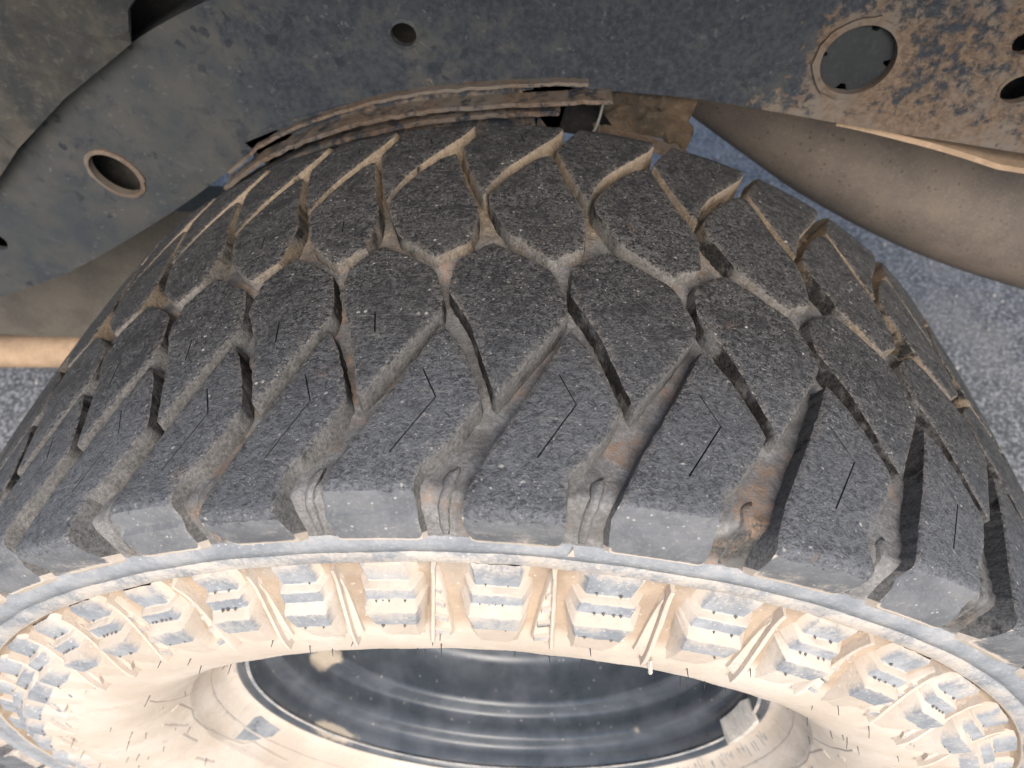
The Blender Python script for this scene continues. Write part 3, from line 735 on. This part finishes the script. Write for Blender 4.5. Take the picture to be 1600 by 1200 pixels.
# loose grit lying on the asphalt
V = []; F = []
ico = [(0, 0, 1)] + [(math.cos(i * 2 * math.pi / 5) * .9, math.sin(i * 2 * math.pi / 5) * .9, .35) for i in range(5)] + [(math.cos((i + .5) * 2 * math.pi / 5) * .9, math.sin((i + .5) * 2 * math.pi / 5) * .9, -.35) for i in range(5)] + [(0, 0, -1)]
icf = [(0, 1 + i, 1 + (i + 1) % 5) for i in range(5)] + [(1 + i, 6 + i, 1 + (i + 1) % 5) for i in range(5)] + [(1 + (i + 1) % 5, 6 + i, 6 + (i + 1) % 5) for i in range(5)] + [(11, 6 + (i + 1) % 5, 6 + i) for i in range(5)]
for i in range(2600):
    if i % 3: x, y = random.uniform(.4, 1.3), random.uniform(0, 2.0)
    else: x, y = random.uniform(-1.3, -.5), random.uniform(-.3, .9)
    r_ = min(.009, .0018 * math.exp(random.gauss(0, .55))); a = random.uniform(0, 6.28); n0 = len(V); sx, sy2, sz = random.uniform(.7, 1.3), random.uniform(.7, 1.3), random.uniform(.5, .9)
    for (px, py, pz) in ico:
        q = random.uniform(.8, 1.15); X, Y = px * sx * q * r_, py * sy2 * q * r_
        V.append((x + X * math.cos(a) - Y * math.sin(a), y + X * math.sin(a) + Y * math.cos(a), r_ * sz * (pz * q + .7)))
    F += [tuple(n0 + j for j in f) for f in icf]
gr = link_mesh('grit', V, F, mat_simple('pale_grit', (0.16, 0.165, 0.17), (0.42, 0.41, 0.40), 90, 500, 0.9, 0.0005))
tag(gr, 'loose pale grit scattered over the grey asphalt', 'grit', None, 'stuff')

# ---------------------------------------------------------------- chassis rail
def Z(p): return [(x / 1000, z / 1000) for x, z in p]
LOW = Z([(-640, 100), (-579, 123), (-519, 144), (-468, 164), (-396, 194), (-325, 236), (-259, 279), (-228, 303), (-173, 339), (-103, 364), (-39, 378), (3, 382), (45, 381), (104, 379), (173, 371), (239, 363), (283, 359), (328, 354), (396, 347), (480, 340)])
TOP = Z([(480, 500), (300, 500), (120, 498), (0, 486), (-94, 462), (-164, 440), (-207, 423), (-265, 395), (-325, 354), (-385, 306), (-405, 288), (-462, 240), (-560, 190), (-640, 172)])
HOLES = [(-86, 409.5, 8.6, 7.6, 0), (-311, 297.5, 19.5, 15.0, -40), (195, 409.5, 23.0, 21.5, 0), (290, 424, 7.5, 6.5, 0), (302, 397, 12.5, 9.5, 15), (-438, 226, 8, 8, 0)]
def smooth_open(p, it=2):
    p = np.array(p)
    for _ in range(it):
        q = [p[0]]
        for a, b in zip(p[:-1], p[1:]): q += [a * .75 + b * .25, a * .25 + b * .75]
        q.append(p[-1]); p = np.array(q)
    return p
low_s, top_s = smooth_open(LOW), smooth_open(TOP)
outline = np.concatenate([low_s, top_s])
def ell(x, z, a, b, rot, n=36):
    t = np.linspace(0, 2 * math.pi, n, endpoint=False); c, s_ = math.cos(R(rot)), math.sin(R(rot))
    ex, ez = a * np.cos(t), b * np.sin(t)
    return np.stack([(x + ex * c - ez * s_) / 1000, (z + ex * s_ + ez * c) / 1000], 1)
def plate(name, out, holes, y0, y1, mat, parent, grid=.012, wav=.0008, dustf=None, seed=1):
    """flat steel plate between y0 (front) and y1 with holes cut through"""
    rs = np.random.default_rng(seed); out = resample(out, .012)
    lo, hi = out.min(0), out.max(0); gx, gy = np.meshgrid(np.arange(lo[0], hi[0], grid), np.arange(lo[1], hi[1], grid))
    gp = np.stack([gx.ravel(), gy.ravel()], 1) + rs.uniform(-.3, .3, (gx.size, 2)) * grid; gp = gp[inside(out, gp)]
    for h in holes: gp = gp[~inside(h * 1.0, gp)]
    vin = [Vector(a) for a in out]; ed = [(i, (i + 1) % len(out)) for i in range(len(out))]; loops = [list(range(len(out)))]
    for h in holes:
        b = len(vin); vin += [Vector(a) for a in h]; ed += [(b + i, b + (i + 1) % len(h)) for i in range(len(h))]; loops.append(list(range(b, b + len(h))))
    vin += [Vector(a) for a in gp]
    vo, eo, fo, ov, _, _ = delaunay_2d_cdt(vin, ed, [], 0, 1e-6)
    P = np.array([(a[0], a[1]) for a in vo]); F = [f for f in fo if len(f) == 3]; cen = np.array([P[list(f)].mean(0) for f in F]); keep = inside(out, cen)
    for h in holes: keep &= ~inside(h, cen)
    F = [tuple(f) for f, q in zip(F, keep) if q]
    o2n = {}
    for i_, l in enumerate(ov):
        for z in l: o2n[z] = i_
    n = len(P); wv = rs.normal(0, wav * .25, n)
    V = [(a, y0 + w_, b + ZW) for (a, b), w_ in zip(P, wv)] + [(a, y1, b + ZW) for a, b in P]
    FF = F + [tuple(n + i for i in f) for f in F]
    for l in loops:
        for i in range(len(l)):
            a, b = o2n[l[i]], o2n[l[(i + 1) % len(l)]]; FF.append((a, b, n + b, n + a))
    D = [dustf(a, b) if dustf else 0.0 for a, b in P] * 2
    return link_mesh(name, V, FF, mat, parent, None, D)
rail = empty('chassis_rail', (0, 0, 0))
tag(rail, 'dark arched steel chassis rail with round holes, rust patches at its right end', 'chassis rail')
def raildust(x, z):
    d = 0.0
    zl = np.interp(x, low_s[:, 0], low_s[:, 1])
    e = z - zl
    if -.2 < x < .06: d += max(0, 1 - e / .016) * .5
    else: d += max(0, 1 - e / .014) * .22
    for (hx, hz, a, b, r_) in HOLES[1:3]:
        q = math.hypot(x - hx / 1000, z - hz / 1000) / (a / 1000)
        d += max(0, 1 - abs(q - 1.08) / .35) * .45
    return d
hl = [ell(*h) for h in HOLES]
web = plate('web', outline, hl, .200, .2045, M_RAIL, rail, .011, dustf=raildust)
plate('back_web', outline, [], .242, .246, M_LINER, rail, .05)
# flanges closing the box section
def ribbon(name, line, y0, y1, th, mat, parent, d=0.0, ybow=0.0):
    V = []; F = []; n = len(line)
    for i, (x, z) in enumerate(line):
        a = np.array(line[max(i - 1, 0)]); b = np.array(line[min(i + 1, n - 1)]); t = b - a; t /= np.linalg.norm(t); nn = np.array([-t[1], t[0]])
        for (yy, s_) in ((y0, 0), (y1, 0), (y1, 1), (y0, 1)):
            V.append((x + nn[0] * th * s_, yy, z + nn[1] * th * s_ + ZW))
    for i in range(n - 1):
        for j in range(4): F.append((i * 4 + j, i * 4 + (j + 1) % 4, i * 4 + 4 + (j + 1) % 4, i * 4 + 4 + j))
    F += [(0, 1, 2, 3), tuple((n - 1) * 4 + j for j in range(4))]
    return link_mesh(name, V, F, mat, parent, None, [d] * len(V))
ribbon('bottom_flange', [tuple(p) for p in low_s], .2046, .2419, .004, M_RAIL, rail, .1)
ribbon('top_flange', [tuple(p) for p in top_s], .2046, .2419, .004, M_RAIL, rail, .1)
# tan lower lip that shows at the right end
lip = [(x, np.interp(x, low_s[:, 0], low_s[:, 1]) - .0042 - .012 * min(1, max(0, (x - .20) / .12)) ** 1.6) for x in np.linspace(.20, .46, 40)]
ribbon('lower_lip', lip, .2050, .230, .0038, M_TAN, rail)
# doubled, rusted seam over the arch
def rough_line(pts, it, amp, seed):
    rs = np.random.default_rng(seed); p = smooth_open(pts, it); p = p.copy(); p[:, 1] += rs.normal(0, amp, len(p)); return [tuple(a) for a in p]
ribbon('seam_strip', rough_line(Z([(-222, 306), (-183, 337), (-144, 354), (-100, 369), (-58, 378), (3, 385), (31, 386)]), 3, .00035, 3), .1925, .1998, .0022, M_RUST, rail, .1)
ribbon('seam_strip', rough_line(Z([(-222, 299), (-190, 324), (-142, 347), (-98, 361), (-57, 369), (4, 376), (48, 380)]), 3, .0004, 4), .1835, .1998, .0028, M_RUST, rail, .02)
ribbon('seam_strip', rough_line(Z([(-222, 293), (-212, 299), (-160, 330), (-98, 351), (-57, 360), (-10, 366), (14, 368)]), 3, .0003, 5), .188, .1998, .0030, M_RUST, rail, -.1)
ribbon('inner_plate', rough_line(Z([(-178, 300), (-160, 309), (-98, 328), (-57, 337), (-10, 343), (14, 345)]), 3, .0003, 6), .199, .2012, .041, M_RUST, rail, -.2)
# hole rims
def ring(name, h, grow, y0, y1, mat, parent, seed):
    rs = np.random.default_rng(seed); x, z, a, b, r_ = h; n = 40
    i_ = ell(x, z, a - .6, b - .6, r_, n); o_ = ell(x, z, a + grow, b + grow, r_, n); ctr = np.array([x / 1000, z / 1000])
    o_ = ctr + (o_ - ctr) * (1 + rs.normal(0, .02, (n, 1)))
    V = []; F = []
    for i in range(n):
        for (p, yy) in ((i_[i], y1), (i_[i], y0), (o_[i], y0 + .0007), (o_[i], y1)): V.append((p[0], yy, p[1] + ZW))
    for i in range(n):
        k = (i + 1) % n
        for j in range(4): F.append((i * 4 + j, i * 4 + (j + 1) % 4, k * 4 + (j + 1) % 4, k * 4 + j))
    o = link_mesh(name, V, F, mat, parent, None, [.3] * len(V)); auto_smooth(o, 50); return o
ring('hole_rim', HOLES[0], 1.6, .1985, .2040, M_RAIL, rail, 1)
ring('hole_rim', HOLES[1], 2.6, .1975, .2040, M_RUST, rail, 2)
ring('hole_rim', HOLES[2], 3.2, .1970, .2040, M_RUST, rail, 3)
ring('hole_rim', HOLES[4], 1.2, .1988, .2040, M_RAIL, rail, 4)
# grey plug with four notches in the big hole
def plug():
    x, z, a, b, _ = HOLES[2]; n = 72; V = []; F = []
    def edge(t):
        d = 1.0
        for c in (math.pi * .42, math.pi * .98, math.pi * 1.47, math.pi * 1.96):
            q = abs((t - c + math.pi) % (2 * math.pi) - math.pi)
            if q < .10: d = .80
        return d
    for i in range(n):
        t = 2 * math.pi * i / n; e = edge(t)
        ex, ez = (a - .7) * e * math.cos(t), (b - .7) * e * math.sin(t)
        V += [((x + ex) / 1000, .2025, (z + ez) / 1000 + ZW), ((x + ex) / 1000, .212, (z + ez) / 1000 + ZW)]
    V.append((x / 1000, .2010, z / 1000 + ZW)); c = len(V) - 1
    for i in range(n):
        k = (i + 1) % n; F.append((2 * i, 2 * k, 2 * k + 1, 2 * i + 1)); F.append((2 * i, 2 * k, c))
    o = link_mesh('plug', V, F, M_PLUG, rail); auto_smooth(o, 40)
plug()

# ---------------------------------------------------------------- rusty bracket between rail and tyre
br = empty('bracket', (0, 0, 0)); tag(br, 'rusty brown bracket under the rail, above the tyre, with a ragged edge', 'bracket')
BR = np.array(Z([(22, 364), (30, 377), (107, 377), (104, 356), (109, 351), (108, 344), (105, 331), (93, 333), (89, 343), (54, 349), (44, 346), (38, 352)]))
plate('bracket_plate', BR[[1, 2, 3, 4, 5, 6, 7, 8, 9]], [], .212, .216, M_OLIVE, br, .006, .004, seed=5)
ribbon('bracket_fold', rough_line(Z([(40, 350), (60, 345), (92, 340), (107, 331)]), 2, .0008, 9), .196, .2118, .003, M_RUST, br, .3)
plate('bracket_back', np.array(Z([(0, 335), (0, 378), (62, 378), (62, 330)])), [], .232, .235, M_BLACK, br, .02)
def tube(name, pts, rad, mat, parent=None, n=20, it=3, squash=1.0, loc=(0, 0, 0)):
    p = np.array(pts, float)
    for _ in range(it):
        q = [p[0]]
        for a, b in zip(p[:-1], p[1:]): q += [a * .75 + b * .25, a * .25 + b * .75]
        q.append(p[-1]); p = np.array(q)
    rads = rad if callable(rad) else (lambda t: rad)
    V = []; F = []; up = np.array([0, 0, 1.0])
    for i in range(len(p)):
        t = p[min(i + 1, len(p) - 1)] - p[max(i - 1, 0)]; t /= np.linalg.norm(t); s_ = np.cross(t, up); s_ /= np.linalg.norm(s_); u_ = np.cross(s_, t); rr = rads(i / (len(p) - 1))
        for k in range(n):
            a = 2 * math.pi * k / n; V.append(p[i] + (s_ * math.cos(a) * squash + u_ * math.sin(a)) * rr)
    for i in range(len(p) - 1):
        for k in range(n): F.append((i * n + k, i * n + (k + 1) % n, (i + 1) * n + (k + 1) % n, (i + 1) * n + k))
    F.append(tuple(range(n))); F.append(tuple((len(p) - 1) * n + k for k in range(n)))
    o = link_mesh(name, V, F, mat, parent, loc=loc); auto_smooth(o, 50); return o
wr = tube('wire', [(.043, .200, .372 + ZW), (.041, .198, .358 + ZW), (.036, .197, .348 + ZW)], .0009, M_WIRE, None, 8)
tag(wr, 'short pale wire hanging in the dark gap above the tyre', 'wire')

# ---------------------------------------------------------------- exhaust pipe on the right
ex = empty('exhaust_pipe', (0, 0, 0)); tag(ex, 'thick brown dusty exhaust pipe passing under the rail on the right', 'exhaust pipe')
tube('pipe_body', [(.02, .37, .43 + ZW), (.10, .36, .375 + ZW), (.149, .355, .345 + ZW), (.214, .35, .313 + ZW), (.290, .35, .273 + ZW), (.376, .35, .234 + ZW), (.486, .35, .200 + ZW), (.64, .35, .168 + ZW), (.95, .36, .13 + ZW)], lambda t: .040 + .018 * min(1, t * 2.2), M_PIPE, ex, 40)
tube('heat_shield', [(.33, .43, .262 + ZW), (.45, .43, .236 + ZW), (.60, .43, .215 + ZW), (.95, .43, .20 + ZW)], .05, M_OLIVE, ex, 24)

# ---------------------------------------------------------------- beam at the left
bm_ = empty('control_arm', (0, 0, 0)); tag(bm_, 'dusty grey steel arm with tan lower edge under the rail at left', 'suspension arm')
def barpoly(name, pts, y0, y1, mat, parent):
    p = np.array(Z(pts)); return plate(name, p, [], y0, y1, mat, parent, .03, .002, seed=11)
barpoly('arm_side', [(-1200, 160), (-1200, -55), (-491, -36), (-330, -32), (-330, 160)], .35, .40, M_BEAM, bm_)
tube('arm_edge', [(-1.2, .352, -.086 + ZW), (-.76, .352, -.081 + ZW), (-.5, .352, -.058 + ZW), (-.33, .352, -.053 + ZW)], .0215, M_TAN, bm_, 16, 1)

# ---------------------------------------------------------------- mud caked liner at the top left
ln = empty('wheel_arch_liner', (0, 0, 0)); tag(ln, 'mud caked grey liner panel above the rail in the top left corner', 'liner')
LN = np.array(Z([(-700, 620), (-206, 620), (-232, 437), (-250, 420), (-257, 399), (-315, 361), (-364, 323), (-391, 298), (-445, 252), (-560, 205), (-700, 190)]))
plate('liner_panel', LN, [], .186, .1895, M_LINER, ln, .012, .004, seed=8)
plate('gap_shade_sheet', np.array(Z([(-460, 250), (-460, 640), (-40, 640), (-40, 400), (-200, 330)])), [], .255, .258, M_BLACK, ln, .05)  # black sheet added behind the gap to stand in for its shade

stw = tube('straw', [(.0655, -.1297, .2795 + ZW), (.066, -.1312, .2755 + ZW), (.0668, -.1318, .2725 + ZW), (.0672, -.1316, .2695 + ZW)], .0011, M_LEAD, None, 6, 1)
tag(stw, 'tiny pale straw stuck to the tan sidewall above the rim', 'straw')

# unseen panel added above the wheel to shade the rail and far tread
bf = plate('shade_panel', np.array([(-1.4, .0), (1.4, .0), (1.4, .02), (-1.4, .02)]), [], -.13, 1.0, M_BLACK, rail, .5)
bf.location.z = .655
